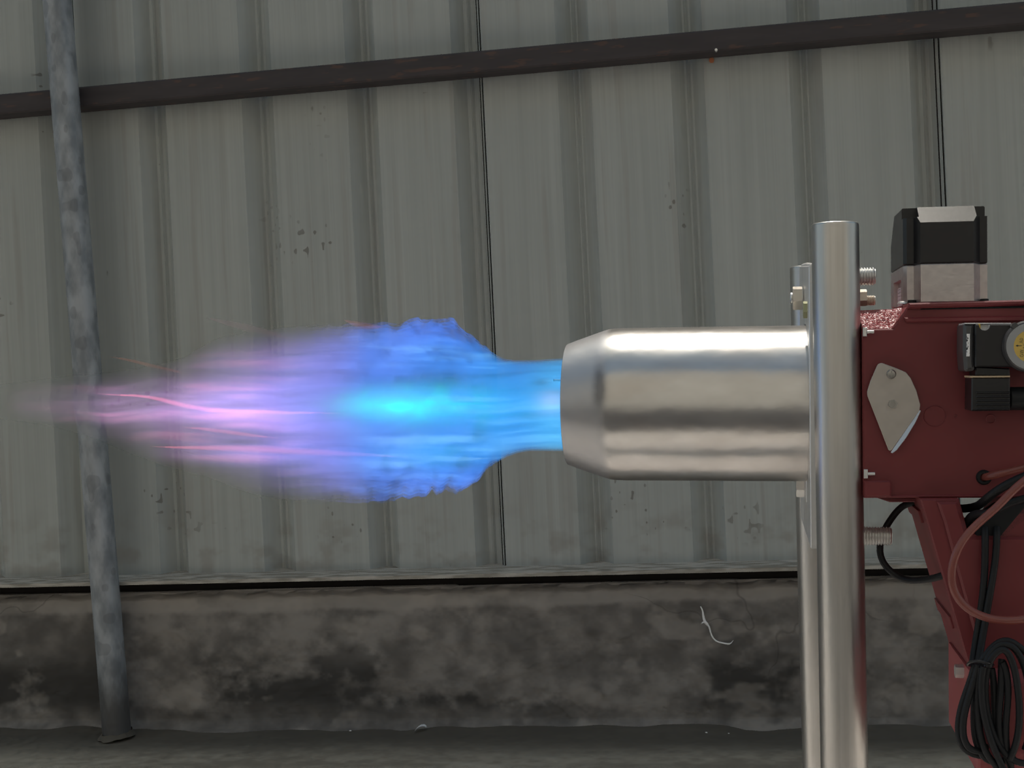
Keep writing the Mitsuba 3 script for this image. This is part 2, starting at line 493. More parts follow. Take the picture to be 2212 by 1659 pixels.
ii, jj = np.meshgrid(np.arange(g0.shape[0] - 1), np.arange(n1 - 1), indexing='ij')
q = (ii * n1 + jj).ravel()
f = np.vstack([np.c_[q, q + n1, q + n1 + 1], np.c_[q, q + n1 + 1, q + 1]])
nv = len(v)
bk = np.array([[-3.6, 2.56, -0.004], [3.6, 2.56, -0.004], [3.6, 2.56, zc], [-3.6, 2.56, zc]])
top = np.arange(g0.shape[0]) * n1 + n1 - 1
f2 = [[nv, nv + 3, nv + 2], [nv, nv + 2, nv + 1]] + [[top[k], top[k + 1], nv + 2] for k in range(len(top) - 1)] + [[top[0], nv + 2, nv + 3]]
f = np.vstack([f, np.array(f2)])
obj('wall_curb', trimesh.Trimesh(np.vstack([v, bk]), f, process=False), 'curb_concrete', smooth=60, rig=False)

obj('gap_fill', box(-3.6, 3.6, 2.445, 2.47, zc - 0.01, zt + 0.002, 0.0), 'dark_gap', 'trim_1', smooth=False, rig=False)

# the ground: a concrete apron by the wall, made-up dark ground towards and behind the camera
struct('floor', 'stained concrete floor in front of the curb')
g0, g1 = np.meshgrid(np.r_[np.linspace(-3.6, -1.63, 60), np.linspace(-1.6, 1.8, 240), np.linspace(1.83, 3.6, 55)], np.linspace(1.6, 2.43, 110), indexing='ij')
hz = (meshkit.fbm(np.stack([g0 * 6, g1 * 12, g0 * 0], -1), 4, 8) - 0.5) * 0.012 * np.clip((g1 - 1.6) / 0.3, 0, 1)
hz += np.interp(g1, [2.30, 2.36, 2.43], [0, 0.003, 0.012]) * (0.5 + meshkit.fbm(np.stack([g0 * 14, g1 * 14, g0 * 0], -1), 3, 4))
v = np.stack([g0, g1, hz - 0.002], -1).reshape(-1, 3)
n1 = g0.shape[1]
ii, jj = np.meshgrid(np.arange(g0.shape[0] - 1), np.arange(n1 - 1), indexing='ij')
q = (ii * n1 + jj).ravel()
near_floor = trimesh.Trimesh(v, np.vstack([np.c_[q, q + n1, q + n1 + 1], np.c_[q, q + n1 + 1, q + 1]]), process=False)
wide = trimesh.Trimesh([[-14, -12, -0.004], [14, -12, -0.004], [14, 2.8, -0.004], [-14, 2.8, -0.004]], [[0, 1, 2], [0, 2, 3]], process=False)
obj('floor', join(near_floor, wide), 'floor_concrete', smooth=60, rig=False)

# purlin: a rolled steel channel bolted across the sheets
P0, P1 = at(0, 228, 2.39), at(2212, 25, 2.39)
pz = np.linspace(0, 1, 3)
zmid = 0.5 * (P0[2] + P1[2])
hh = 0.5 * (at(1106, 147, 2.39)[2] - at(1106, 101, 2.39)[2])
hh = abs(hh)
prof = [(2.437, zmid + hh), (2.390, zmid + hh), (2.388, zmid + hh - 0.003), (2.388, zmid - hh + 0.003), (2.390, zmid - hh), (2.437, zmid - hh), (2.437, zmid - hh + 0.004), (2.394, zmid - hh + 0.004), (2.394, zmid + hh - 0.004), (2.437, zmid + hh - 0.004)]
m = prism(prof, -3.6, 3.6, 0.0)
m.vertices = m.vertices[:, [1, 0, 2]]
thing('steel_purlin', 'dark brown steel purlin running across the top of the grey corrugated wall', 'beam')
obj('steel_purlin', fix(m), 'purlin_paint', smooth=False, rig=False)

# ------------------------------------------------------------------ galvanised pipe leaning along the wall
t = thing('wall_pipe', 'mottled grey galvanised pipe standing in front of the corrugated wall', 'pipe')
a, b = at(253, 1590, 2.352), at(120, -40, 2.352)
b = b + (b - a) * 0.25
a[2] = max(a[2], -0.002)
obj('tube', rod(a, b, 0.0262, 0.001, 40), 'galvanised', t, rig=False)
u, w, ax = frame_to(b - a)
collar = lathe([(0.0265, 0.0), (0.034, 0.0), (0.031, 0.004), (0.0285, 0.006), (0.0266, 0.009), (0.0262, 0.009), (0.0265, 0.0)], a, ax, 60)
collar.vertices += (meshkit.fbm(collar.vertices * 70, 3, 5)[:, None] - 0.5) * np.array([0.010, 0.010, 0.008])
obj('mortar_collar', collar, 'floor_concrete', t, rig=False, label='low rough ring of mortar round its foot')

# ------------------------------------------------------------------ litter and specks
yc = CURB - 0.004
t = thing('plastic_string', 'thin white plastic string hanging on the concrete curb', 'string')
pts = [(1513, 1310), (1519, 1328), (1523, 1343), (1531, 1353), (1535, 1366), (1542, 1380), (1550, 1386), (1566, 1390), (1574, 1391), (1584, 1383)]
path = smooth_path([at(a, b, yc - 0.004) for a, b in pts], 70)
rad = np.interp(np.linspace(0, 1, 70), [0, 0.2, 0.3, 0.36, 0.5, 0.75, 0.9, 1], [0.0009, 0.0022, 0.0028, 0.0016, 0.0013, 0.0014, 0.0016, 0.0003])
obj('strand', sweep(path, rad, 10), 'white_plastic', t, rig=False)
obj('knot', sweep(smooth_path([at(1514, 1348, yc - 0.004), at(1521, 1344, yc - 0.006), at(1527, 1345, yc - 0.004)], 14), [0.0004] * 3 + [0.0015] * 8 + [0.0008] * 3, 8), 'white_plastic', t, rig=False)


def on_floor(px, py):
    d = RIGHT * (px - W / 2) / F - UP * (py - H / 2) / F + FWD
    return CAM + d * (-CAM[2] / d[2])


p = on_floor(908, 1584)
c = smooth_path([p + [-0.010, -0.004, 0.003], p + [-0.004, 0.0, 0.010], p + [0.004, 0.003, 0.013], p + [0.011, 0.004, 0.010]], 16)
strip = []
for k, q in enumerate(c):
    wdt = 0.0025 + 0.003 * math.sin(math.pi * k / 15)
    strip += [q + [0, -wdt, 0.0], q + [0, wdt, 0.001]]
strip = np.array(strip)
fa = np.vstack([[[2 * k, 2 * k + 2, 2 * k + 3], [2 * k, 2 * k + 3, 2 * k + 1]] for k in range(15)])
sc_ = trimesh.Trimesh(np.vstack([strip, strip + [0, 0, 0.0006]]), np.vstack([fa[:, ::-1], fa + len(strip)]), process=False)
thing('paper_scrap', 'curled white scrap lying on the floor at the foot of the curb', 'scrap')
scene['paper_scrap'] = mikit.ply(sc_, 'white_plastic', smooth=60)
specks = [(309, 1577, 2.2, "tiny pale pebble just to the right of the galvanised pipe's foot"), (442, 1568, 2.0, 'tiny pale pebble midway between the galvanised pipe and the pebble pair'),
          (720, 1577, 2.4, 'tiny pale pebble, the left one of the pair beside the curled white scrap'), (757, 1582, 2.6, 'tiny pale pebble nearest to the left of the curled white scrap'),
          (1123, 1583, 1.8, 'lone tiny pale pebble midway between the white scrap and the steel stand'), (1492, 1582, 2.2, 'tiny pale pebble at the left end of the row of three near the stand'),
          (1508, 1580, 2.6, 'tiny pale pebble in the middle of the row of three near the stand'), (1526, 1586, 2.4, 'tiny pale pebble at the right end of the row of three near the stand'),
          (1574, 1588, 1.6, 'tiny pale pebble closest to the upright steel pipes of the stand')]
for px, py, sz, text in specks:
    q = on_floor(px, py)
    m = trimesh.creation.icosphere(1, sz * 0.0007)
    m.vertices *= np.array([1.3, 1.0, 0.7]) * (1 + 0.35 * (rng.random((len(m.vertices), 1)) - 0.5))
    m.apply_translation(q + [0, 0, 0.003])
    key = free('pebble')
    scene[key] = mikit.ply(m, 'white_plastic', smooth=False)
    labels[key] = {'label': text, 'category': 'pebble', 'group': 'pale pebbles along the curb'}
q = at(1547, 108, 2.386)
thing('purlin_screw', 'small shiny screw end under the dark purlin', 'screw')
scene['purlin_screw'] = mikit.ply(rod(q + [0, 0.006, 0], q + [0, -0.003, 0], 0.0026, 0.0005, 12), 'bright_zinc', smooth=30)
q = at(1537, 130, 2.436)
thing('rusty_screw', 'rusty orange screw head on the corrugated sheet just below the purlin', 'screw')
scene['rusty_screw'] = mikit.ply(hexagon(q + [0, 0.004, 0], [0, -1, 0], 0.0048, 0.006), 'orange_rust', smooth=False)

# ------------------------------------------------------------------ unseen building added behind the camera to reflect warm light
struct('wall_front_added', 'unseen pale building added behind the camera for its warm reflected light')
obj('wall_front_added', box(-14, 14, -6.8, -6.5, -0.01, 10.0, 0.02), bsdf('render_wall', principled((0.66, 0.61, 0.54), 0.9, spec=0.1)), rig=False, smooth=False)

# ------------------------------------------------------------------ the stand: two steel pipes with the mounting plate between them
FY, BY = 1.29, 1.57
stand = thing('burner_stand', 'stand of two upright steel pipes carrying the gas burner', 'stand')


def pole(pts_l, pts_r, y, r, name):
    c0 = rg(0.5 * (pts_l[0] + pts_r[0]), pts_l[1], y); c1 = rg(0.5 * (pts_l[2] + pts_r[2]), pts_l[3], y)
    d = (c1 - c0) / np.linalg.norm(c1 - c0)
    z0 = -(O[2] + 0.0) / RIG[2, 2]
    foot = c0 + d * ((z0 - c0[2]) / d[2]) - d * (-0.003)
    L = np.linalg.norm(c0 - foot)
    prof = [(r - 0.003, 0), (r, 0), (r, L - 0.0025), (r - 0.0006, L - 0.0008), (r - 0.0016, L), (r - 0.0028, L - 0.0008), (r - 0.0032, L - 0.004), (r - 0.0032, 0.0), (r - 0.003, 0)]
    return obj(name, lathe(prof, foot, c0 - foot, 64), 'pole_steel', stand)


def halfwidth(pl, pr, py, y):
    return 0.5 * abs(rg(pl, py, y)[0] - rg(pr, py, y)[0]) * 0.99


r1 = halfwidth(1757, 1861, 870, FY)
pole((1752, 482, 1772.5, 1640), (1855, 482, 1874.5, 1640), FY, r1, 'pole')
pole((1704, 575, 1732, 1640), (1704 + 87, 575, 1732 + 86, 1640), BY, halfwidth(0, 86, 870, BY) if False else r1 * 1.0, 'pole')
# mounting plate across the tube: a steel sheet standing edge-on
xp = rg(1757, 871, 1.33)[0]
zt_, zt0, zb1, zb2 = rg(1738, 574, 1.54)[2], rg(1757, 577, 1.335)[2], rg(1740, 1122, 1.54)[2], rg(1757, 1180, 1.335)[2]
pl = prism([(1.548, zt_), (1.318, zt0), (1.318, zb2), (1.548, zb1)], xp - 0.004, xp + 0.004, 0.0008)
pl.vertices = pl.vertices[:, [1, 0, 2]]
pl = cut(fix(pl), rod([xp - 0.02, AX, 0], [xp + 0.02, AX, 0], 0.0815, 0.0, 96))
obj('mounting_plate', pl, 'plate_steel', stand, smooth=False, label='bright flat steel plate between the pipes')


def stud(px, py, y, r, x0, x1, mat, pitch, name):
    c = rg(px, py, y)
    return obj(name, thread([x0, y, c[2]], [1, 0, 0], r, x1 - x0, pitch, pitch * 0.55), mat, stand, smooth=20)


sy = 1.325
stud(1872, 597, sy, 0.0088, rg(1840, 597, sy)[0], rg(1890.5, 597, sy)[0], 'bright_zinc', 0.0026, 'threaded_rod')
stud(1896, 1158, sy, 0.0090, rg(1840, 1158, sy)[0], rg(1926, 1158, sy)[0], 'bright_zinc', 0.0026, 'threaded_rod')
# flange bolts: hexagon heads to the left of the plate, nuts to its right
hb = rg(1733, 644, 1.44)
obj('bolt_head', hexagon([hb[0], 1.44, hb[2]], [-1, 0, 0], 0.0128, 0.0098, -0.262), 'zinc_nut', stand, smooth=False, label='large hexagon bolt head')
obj('bolt_tip', rod([hb[0] - 0.0098, 1.44, hb[2]], [hb[0] - 0.0125, 1.44, hb[2]], 0.0062), 'bright_zinc', stand)
ob = rg(1750, 669, 1.36)
obj('bolt_head', hexagon([ob[0], 1.36, ob[2]], [-1, 0, 0], 0.0087, 0.0068, -0.30), 'olive_nut', stand, smooth=False, label='small olive hexagon bolt head')
lb = rg(1737, 1058, 1.47)
obj('bolt_head', hexagon([lb[0], 1.47, lb[2] + 0.004], [-1, 0, 0], 0.012, 0.0085, -0.262), 'bright_zinc', stand, smooth=False)
lug = rg(1749, 1060, 1.40)
obj('lug', box(lug[0] - 0.0035, lug[0] + 0.0035, 1.40, 1.43, lug[2] - 0.012, lug[2] + 0.03), 'bright_zinc', stand, smooth=False)
mm = sweep(smooth_path([rg(1736, 575, 1.545), rg(1742, 574, 1.48), rg(1748, 574, 1.42), rg(1755, 576, 1.35)], 24), 0.0030, 10)
mm.vertices += 0.0016 * (meshkit.noise(mm.vertices * 160, 3)[:, None] - 0.5)
obj('weld_bead', mm, 'plate_steel', stand, smooth=60)

# ------------------------------------------------------------------ the gas burner
burner = thing('gas_burner', 'dark red gas burner with a satin steel blast tube mounted on the pipe stand', 'burner')
HF = 1.278                                                        # depth of the red housing's front face
# blast tube
xm = rg(1228, 871, AX)[0]
xk = rg(1322, 871, AX)[0]
R0 = 0.5 * abs(rg(1500, 705, AX)[2] - rg(1500, 1037, AX)[2]) * 0.9985
Rm = 0.5 * abs(rg(1228, 741, AX)[2] - rg(1228, 1001, AX)[2])
th = 0.0022
prof, x_end = [], rg(1775, 871, AX)[0]
kn = [(Rm, xm), (Rm + 0.004, xm + 0.0105), (R0 - 0.0035, xk - 0.010), (R0 - 0.0011, xk - 0.002), (R0 - 0.0003, xk + 0.005), (R0, xk + 0.014), (R0, x_end)]
prof = [(r, x - xm) for r, x in kn] + [(R0 - th, x_end - xm), (R0 - th, xk + 0.01 - xm), (R0 - th - 0.003, xk - 0.008 - xm), (Rm - th + 0.0006, 0.0006), (Rm - 0.0008, -0.0004), (Rm, 0)]
bt = lathe(prof, [xm, AX, 0], [1, 0, 0], 128)
obj('blast_tube', bt, 'tube_steel', burner, smooth=25, label='satin stainless steel blast tube with tapered mouth')
# diffuser inside the mouth and the electrode
dz = lathe([(0, 0.0), (0.02, 0.0), (0.052, 0.004), (0.053, 0.006), (0.02, 0.003), (0, 0.003)], [xm + 0.055, AX, 0], [1, 0, 0], 48)
obj('diffuser_disc', dz, 'electrode_steel', burner)
e0 = rg(1195, 822, 1.375)
obj('electrode', rod([e0[0], 1.375, e0[2]], [e0[0] + 0.07, 1.375, e0[2] - 0.001], 0.0011, 0.0003, 12), 'electrode_steel', burner, label='thin ignition electrode poking from the mouth')

# flange
xf1 = rg(1862.5, 800, HF)[0]
xf0 = xf1 - 0.010
fz1, fz0 = rg(1862, 612, 1.34)[2], rg(1862, 1074, HF)[2]
fp = rounded([(1.318, fz1), (1.51, fz1), (1.54, fz1 - 0.03), (1.54, fz0), (1.318, fz0)], 0.004)
fl_ = prism(fp, xf0, xf1, 0.0008)
fl_.vertices = fl_.vertices[:, [1, 0, 2]]
obj('flange', fix(fl_), 'red_paint', burner)
nb = rg(1862, 643, 1.335)
obj('flange_nut', hexagon([xf1, 1.335, nb[2]], [1, 0, 0], 0.0082, 0.0092, 0.40), 'zinc_nut', burner, smooth=False)
ns = rg(1880, 649, 1.335)
obj('flange_stud', thread([xf1 + 0.009, 1.335, nb[2] - 0.0028], [1, 0, 0], 0.0050, 0.0082, 0.0015, 0.0008), 'zinc_nut', burner, smooth=20)

# housing: body to the right of the flange, lower neck at the left with a chamfered top edge
xr = 0.36
HB = 1.53
neck_t = rg(1895, 710, HF)[2]; neck_b = rg(1895, 1073, HF)[2]
xa, xb = rg(1931, 707, HF)[0], rg(1960, 664, HF)[0]
zt2 = rg(1960, 664, HF)[2] + 0.0005
body = prism(rounded([(xf1, neck_b), (xr, neck_b), (xr, zt2), (xb, zt2), (xa, neck_t), (xf1, neck_t)], 0.0012), HF, HB, 0.0014)
obj('housing', body, 'red_paint', burner, smooth=35)
# the chamfer above the neck and its run up to the lid: one crinkle-painted casting
cy = HF + 0.030
zc_t = rg(1895, 670, cy)[2]
xq0, xq1 = rg(1926, 669, cy)[0], rg(1933, 664, cy)[0]
zq = rg(1940, 662, cy)[2]
V = np.array([[xf1, HF + 0.001, neck_t], [xa - 0.002, HF + 0.001, neck_t], [xb, HF + 0.001, zt2],           # 0 1 2 along the front
              [xf1, cy, zc_t], [xq0, cy, zc_t + 0.0008], [xb, cy, zt2 + 0.0005],                             # 3 4 5 along the ridge
              [xf1, HB, zc_t], [xb, HB, zc_t], [xf1, HB, neck_t - 0.01], [xb, HB, neck_t - 0.01], [xf1, HF + 0.001, neck_t - 0.01], [xb, HF + 0.001, neck_t - 0.01]])
Fq = [[0, 1, 4], [0, 4, 3], [1, 2, 5], [1, 5, 4], [3, 4, 7], [3, 7, 6], [4, 5, 7], [0, 3, 6], [0, 6, 8], [0, 8, 10], [6, 7, 9], [6, 9, 8], [2, 7, 5], [2, 9, 7], [2, 11, 9], [0, 10, 11], [0, 11, 1], [1, 11, 2], [8, 9, 11], [8, 11, 10]]
neck = trimesh.Trimesh(V, Fq, process=False); neck.fix_normals()
obj('neck', fix(neck), 'red_crinkle_lit', burner, smooth=False, label='glittering crinkle-painted shoulder beside the flange')
# raised ledge on the front
lp = xz([(1952, 686), (2300, 681), (2300, 694), (1958, 697)], HF)
obj('ledge', prism(lp, HF - 0.0035, HF + 0.003, 0.0012), 'red_paint', burner, smooth=False)
lp = xz([(1866, 1037), (1921, 1037), (1925, 1041), (1924, 1072), (1866, 1072)], HF)
obj('foot_pad', prism(lp, HF - 0.006, HF + 0.002, 0.0015), 'red_paint', burner, smooth=False)
lp = xz([(1866, 1070), (2300, 1066), (2300, 1074), (1866, 1075)], HF)
obj('bottom_rim', prism(lp, HF - 0.004, HF + 0.1, 0.0012), 'red_paint', burner, smooth=False)
lp = xz([(1893, 1075), (1999, 1075), (1992, 1085), (1922, 1085)], HF + 0.03)
obj('underplate', prism(lp, HF + 0.03, HB - 0.02, 0.001), 'red_paint', burner, smooth=False)
# lid with a gap under it
L0, L1 = rg(1959, 655, HF), rg(2212, 648, HF)
lz = (L1[2] - L0[2]) / (L1[0] - L0[0])
lid_h = 0.0052
lid = prism([(L0[0], L0[2] - lid_h), (xr, L0[2] - lid_h + lz * (xr - L0[0])), (xr, L0[2] + lz * (xr - L0[0])), (L0[0] + 0.001, L0[2])], HF - 0.006, HB, 0.0015)
obj('lid', lid, 'red_paint', burner, smooth=False, label='flat red top plate')
gap = prism([(L0[0] + 0.012, L0[2] - lid_h - 0.001), (xr, L0[2] - lid_h - 0.004 + lz * (xr - L0[0])), (xr, L0[2] - lid_h + lz * (xr - L0[0])), (L0[0] + 0.012, L0[2] - lid_h)], HF - 0.0005, HB - 0.01, 0.0002)
obj('lid_gap_shade', gap, 'black_rubber', burner, smooth=False)  # dark strip put in for the shade in the gap under the lid
# embossed circles on the front
for px, py, r, w in ((2019, 899, 22, 1.5), (2064, 899, 4.0, 2.0), (2140, 905, 10, 2.4)):
    c = rg(px, py, HF); s = r * HF / F * 1.02; ww = w * HF / F
    ring = lathe([(s - ww, 0), (s, 0.0), (s, 0.0011), (s - ww * 0.5, 0.0014), (s - ww, 0.0011), (s - ww, 0)], [c[0], HF + 0.0005, c[2]], [0, -1, 0], 40)
    obj('embossed_ring', ring, 'red_paint', burner)
# flange clips: washers with short screws
for py in (717.5, 1023.5):
    c = rg(1866 + (py > 900) * 2, py, HF - 0.004)
    obj('clip_washer', box(c[0] - 0.001, c[0] + 0.0026, HF - 0.008, HF - 0.001, c[2] - 0.004, c[2] + 0.0042, 0.0005), 'bright_zinc', burner, smooth=False)
    obj('clip_screw', rod([c[0] + 0.001, HF - 0.0045, c[2]], [c[0] + 0.0092, HF - 0.0045, c[2] + 0.0002], 0.0016, 0.0003, 16), 'bright_zinc', burner)
# cover plate: thin folded sheet with two screws
PY = HF - 0.006
out = [(1904, 783.5), (1937, 795.5), (1957, 804), (1967.6, 817), (1980, 844), (1988, 874), (1986, 888), (1923, 977), (1920, 974), (1873.6, 855), (1873, 846), (1880, 823.5), (1891, 798), (1896, 787)]
plate = prism(rounded(xz(out, PY), 0.0018, seg=3), PY, PY + 0.0022, 0.0004)
cp = f'{burner}__cover_plate'
obj('cover_plate', plate, 'beige_plate', burner, smooth=30, label='beige metal cover plate, pointed at the bottom')
a, b = rg(1987, 886, PY), rg(1924, 977, PY)
dirn = (b - a) / np.linalg.norm(b - a); nr = np.array([-dirn[2], 0, dirn[0]])
nr = nr if nr[0] > 0 else -nr
v = []
for s, wdt in ((0, 0.0008), (0.25, 0.0026), (0.6, 0.0034), (0.9, 0.0028), (1.0, 0.0014)):
    q = a + (b - a) * s
    v += [q + [0, 0.0002, 0], q + nr * wdt + [0, -wdt * 0.9, 0], q + nr * (wdt + 0.0006) + [0, -wdt * 0.9 + 0.0012, 0], q + nr * 0.0006 + [0, 0.0018, 0]]
f = []
for k in range(4):
    for i in range(4):
        j = (i + 1) % 4
        f += [[4 * k + i, 4 * k + j, 4 * k + 4 + j], [4 * k + i, 4 * k + 4 + j, 4 * k + 4 + i]]
f += [[0, 1, 2], [0, 2, 3], [16, 18, 17], [16, 19, 18]]
lip = trimesh.Trimesh(np.array(v), f, process=False); lip.fix_normals()
obj('folded_lip', fix(lip), 'bright_zinc', cp, smooth=False)
c = rg(1925, 808, PY); s = 10 * PY / F
obj('screw', cut(lathe([(0, -0.001), (s, -0.001), (s, 0.0012), (s * 0.75, 0.0026), (0, 0.0030)], [c[0], PY, c[2]], [0, -1, 0], 32),
                 box(c[0] - 0.0026, c[0] + 0.0026, PY - 0.004, PY - 0.0014, c[2] - 0.0006, c[2] + 0.0006, 0.0), box(c[0] - 0.0006, c[0] + 0.0006, PY - 0.004, PY - 0.0014, c[2] - 0.0026, c[2] + 0.0026, 0.0)), 'screw_steel', cp)
c = rg(1928, 872.5, PY); s = 9.5 * PY / F
obj('screw', hexagon([c[0], PY + 0.0002, c[2]], [0, -1, 0], s, 0.0032, 0.2, hole=s * 0.55), 'screw_steel', cp, smooth=False)

# ---------------- servo motor on the lid
servo = f'{burner}__servo_motor'
labels[servo] = {'label': 'servo motor with black cap on a cast aluminium body'}
SY = 1.300


def servo_plan(px_front, y_front, y_rec, y_back, py, grow=0.0):
    """Plan outline (x, y): left recessed strip, slanted side, main front, slanted side, right recessed strip, then back."""
    f = lambda q, y: rg(q, py, y)[0]
    l0, l1, s1, r0, s2, r1 = px_front
    return [(f(l0, y_rec) - grow, y_back), (f(l0, y_rec) - grow, y_rec + 0.004), (f(l0, y_rec) - grow + 0.003, y_rec), (f(l1, y_rec), y_rec - 0.0), (f(s1, y_front), y_front), (f(r0, y_front), y_front), (f(s2, y_rec), y_rec), (f(r1, y_rec), y_rec), (f(r1, y_rec) + grow, y_back)]


def plan_prism(plan, z0, z1, bev):
    m = prism(plan, z0, z1, bev)            # (x, z, y) -> (x, y, z)
    m.vertices = m.vertices[:, [0, 2, 1]]
    return fix(m)


SR, SBK = SY + 0.016, SY + 0.128
plan = servo_plan((1952, 1974, 1989, 2104, 2117, 2133), SY, SR, SBK, 610)
z_lo = rg(2045, 652, SY)[2] - 0.0005
z_mid = rg(2045, 568.5, SY)[2]
z_top = rg(2045, 446, SY + 0.022)[2]
z_bev = rg(2045, 479, SY)[2]
alu = plan_prism(plan, z_lo, z_mid, 0.001)
# window for the rating label in the left side
xl = plan[0][0]
win = box(xl - 0.01, xl + 0.0045, SR + 0.022, SR + 0.088, z_lo - 0.004, z_mid - 0.012, 0.0)
alu = cut(alu, win)
obj('body', alu, 'cast_aluminium', servo, smooth=30, label='bare cast aluminium body')


def label_print(p, n, uv):
    x, y, z = to_rig(p)
    v, h = (z - float(z_lo)) * 1000, (y - float(SR)) * 1000
    line = smoothstep(0.35, 0.45, dr.abs(v / 3.4 - dr.floor(v / 3.4) - 0.5)) * smoothstep(0.35, 0.6, noise(h * 0.55, dr.floor(v / 3.4) * 7.1, 1.0))
    rule = smoothstep(0.5, 0.3, dr.abs(v - 20.0))
    block = smoothstep(1.0, 0.8, dr.maximum(dr.abs(v - 24.5) / 3.0, dr.abs(h - 40.0) / 8.0))
    return mix((0.74, 0.76, 0.78), (0.06, 0.06, 0.07), dr.maximum(dr.maximum(line * 0.9, rule), block * 0.85))


bsdf('printed_label', principled(proc(label_print), 0.4))
obj('rating_label', box(xl + 0.0036, xl + 0.0050, SR + 0.024, SR + 0.086, z_lo, z_mid - 0.018, 0.0002), 'printed_label', servo, smooth=False, label='white printed label in the side of the body')
capm = plan_prism(plan, z_mid + 0.0003, z_bev + 0.022, 0.0008)
# the cap's roof: sloping front, left and right edges
slope = SY + 0.022
big = 0.3
f_cut = trimesh.creation.box((1, 1, 1))


def half_space(p, nrm):
    """A large block whose one face passes through p, reaching out along nrm."""
    u, w, a = frame_to(nrm)
    M = np.eye(4); M[:3, 0], M[:3, 1], M[:3, 2], M[:3, 3] = u, w, a, np.asarray(p) + a * 0.15
    b = trimesh.creation.box((0.6, 0.6, 0.3)); b.apply_transform(M)
    return b


zr = z_top
capm = plan_prism(plan, z_mid + 0.0003, zr, 0.0008)
sl = np.array([0, SY, z_bev]); nrm = np.array([0, -(zr - z_bev), slope - SY])
capm = cut(capm, half_space(sl, nrm))
sb = np.array([0, SBK, z_bev - 0.012]); capm = cut(capm, half_space(sb, np.array([0, (zr - z_bev + 0.012), 0.034])))
# corner pockets over the recessed strips
xs1, xs2 = plan[4][0], plan[5][0]
zp = rg(1965, 471, SR)[2]
pk1 = box(plan[0][0] - 0.02, plan[3][0] + 0.004, SY - 0.02, SR + 0.013, zp, zr + 0.02, 0.0)
pk2 = box(plan[6][0] - 0.004, plan[8][0] + 0.02, SY - 0.02, SR + 0.013, zp, zr + 0.02, 0.0)
capm = cut(capm, pk1, pk2)
obj('cap', capm, 'black_plastic', servo, smooth=25, label='black plastic cap with sloping front edge')
for px, hw in ((1968, 8.5), (2124, 8.5)):
    q = rg(px, 650, SR + 0.002); s = hw * SR / F
    obj('foot', rod([q[0], SR - 0.004, z_lo], [q[0], SR - 0.004, z_lo + 0.0032], s, 0.0005, 24), 'black_rubber', servo)
q = rg(1950, 652, SR + 0.01)
obj('foot_screw', lathe([(0, 0), (0.006, 0), (0.0052, 0.0016), (0.003, 0.0026), (0, 0.003)], [q[0], SR + 0.005, z_lo], [0, 0, 1], 24), 'bright_zinc', servo)

# ---------------- pressure switch on the front
sw = f'{burner}__pressure_switch'
labels[sw] = {'label': 'black pressure switch with a yellow dial and a plug below'}
WY = HF - 0.045
bp = rounded(xz([(2106, 699.5), (2275, 699.5), (2275, 793), (2106, 793)], WY), 0.0015)
c = rg(2127, 702, WY)
obj('body', cut(prism(bp, WY, HF, 0.0012), rod([c[0], WY - 0.01, c[2]], [c[0], WY + 0.006, c[2]], 11.5 * WY / F, 0.0, 32)), 'black_plastic', sw, smooth=30)
sp = rounded(xz([(2082, 700), (2086, 699), (2106, 699), (2106, 800), (2090, 803), (2084, 800), (2081, 760)], WY), 0.002)
obj('clear_cover', prism(sp, WY + 0.001, HF - 0.004, 0.003), 'grey_plastic', sw, smooth=40, label='grey translucent side cover')


def strip_print(p, n, uv):
    x, y, z = to_rig(p)
    v = (z - float(rg(2090, 746, WY)[2])) * 1000
    h = (x - float(rg(2089, 746, WY)[0])) * 1000
    m = smoothstep(0.55, 0.65, noise(v * 1.4, h * 1.0, 3.0)) * smoothstep(1.2, 0.9, dr.abs(h)) * smoothstep(8.2, 7.5, dr.abs(v - 1.0))
    return mix((0.85, 0.85, 0.87), (0.03, 0.03, 0.035), m)


bsdf('printed_strip', principled(proc(strip_print), 0.4))
obj('label_strip', prism(xz([(2088.5, 721), (2095, 721), (2094.5, 770), (2088, 770)], WY), WY - 0.0006, WY + 0.002, 0.0001), 'printed_strip', sw, smooth=False, label='narrow white printed sticker')
obj('edge_highlight', prism(xz([(2084, 697.5), (2185, 697.5), (2185, 700), (2084, 700)], WY), WY + 0.0015, HF - 0.01, 0.0003), 'notch_grey', sw, smooth=False)  # pale strip put in as the highlight along the black edge
c = rg(2127, 703, WY); s = 11 * WY / F
cup = lathe([(0, 0), (s, 0), (s, 0.0045), (s * 0.82, 0.0045), (s * 0.7, 0.0015), (0, 0.001)], [c[0], WY + 0.0059, c[2]], [0, -1, 0], 32)
cup = cut(cup, box(c[0] - 0.02, c[0] + 0.02, WY - 0.02, WY + 0.02, c[2] + 0.0008, c[2] + 0.03, 0.0))
obj('notch_cup', cup, 'notch_grey', sw, label='pale half-round recess in the top edge')
obj('amber_tab', prism(xz([(2113, 699), (2118, 700), (2119, 709), (2116, 712), (2113, 706)], WY), WY + 0.0005, WY + 0.004, 0.0003), 'amber', sw, smooth=False, label='amber tab in the recess')
c = rg(2226, 748, WY - 0.006); k = (WY - 0.006) / F
obj('dial_cover', lathe([(0, 0), (54 * k, 0), (54 * k, 0.0035), (51 * k, 0.0065), (48 * k, 0.0072), (46 * k, 0.0065), (0, 0.0065)], [c[0], WY + 0.0005, c[2]], [0, -1, 0], 64), 'grey_plastic', sw)
obj('dial_ring', lathe([(33 * k, 0), (48 * k, 0), (48 * k, 0.0015), (33.5 * k, 0.0015), (33 * k, 0.001), (33 * k, 0)], [c[0], WY - 0.0058, c[2]], [0, -1, 0], 64), 'dial_ring', sw, label='light grey ring round the dial')
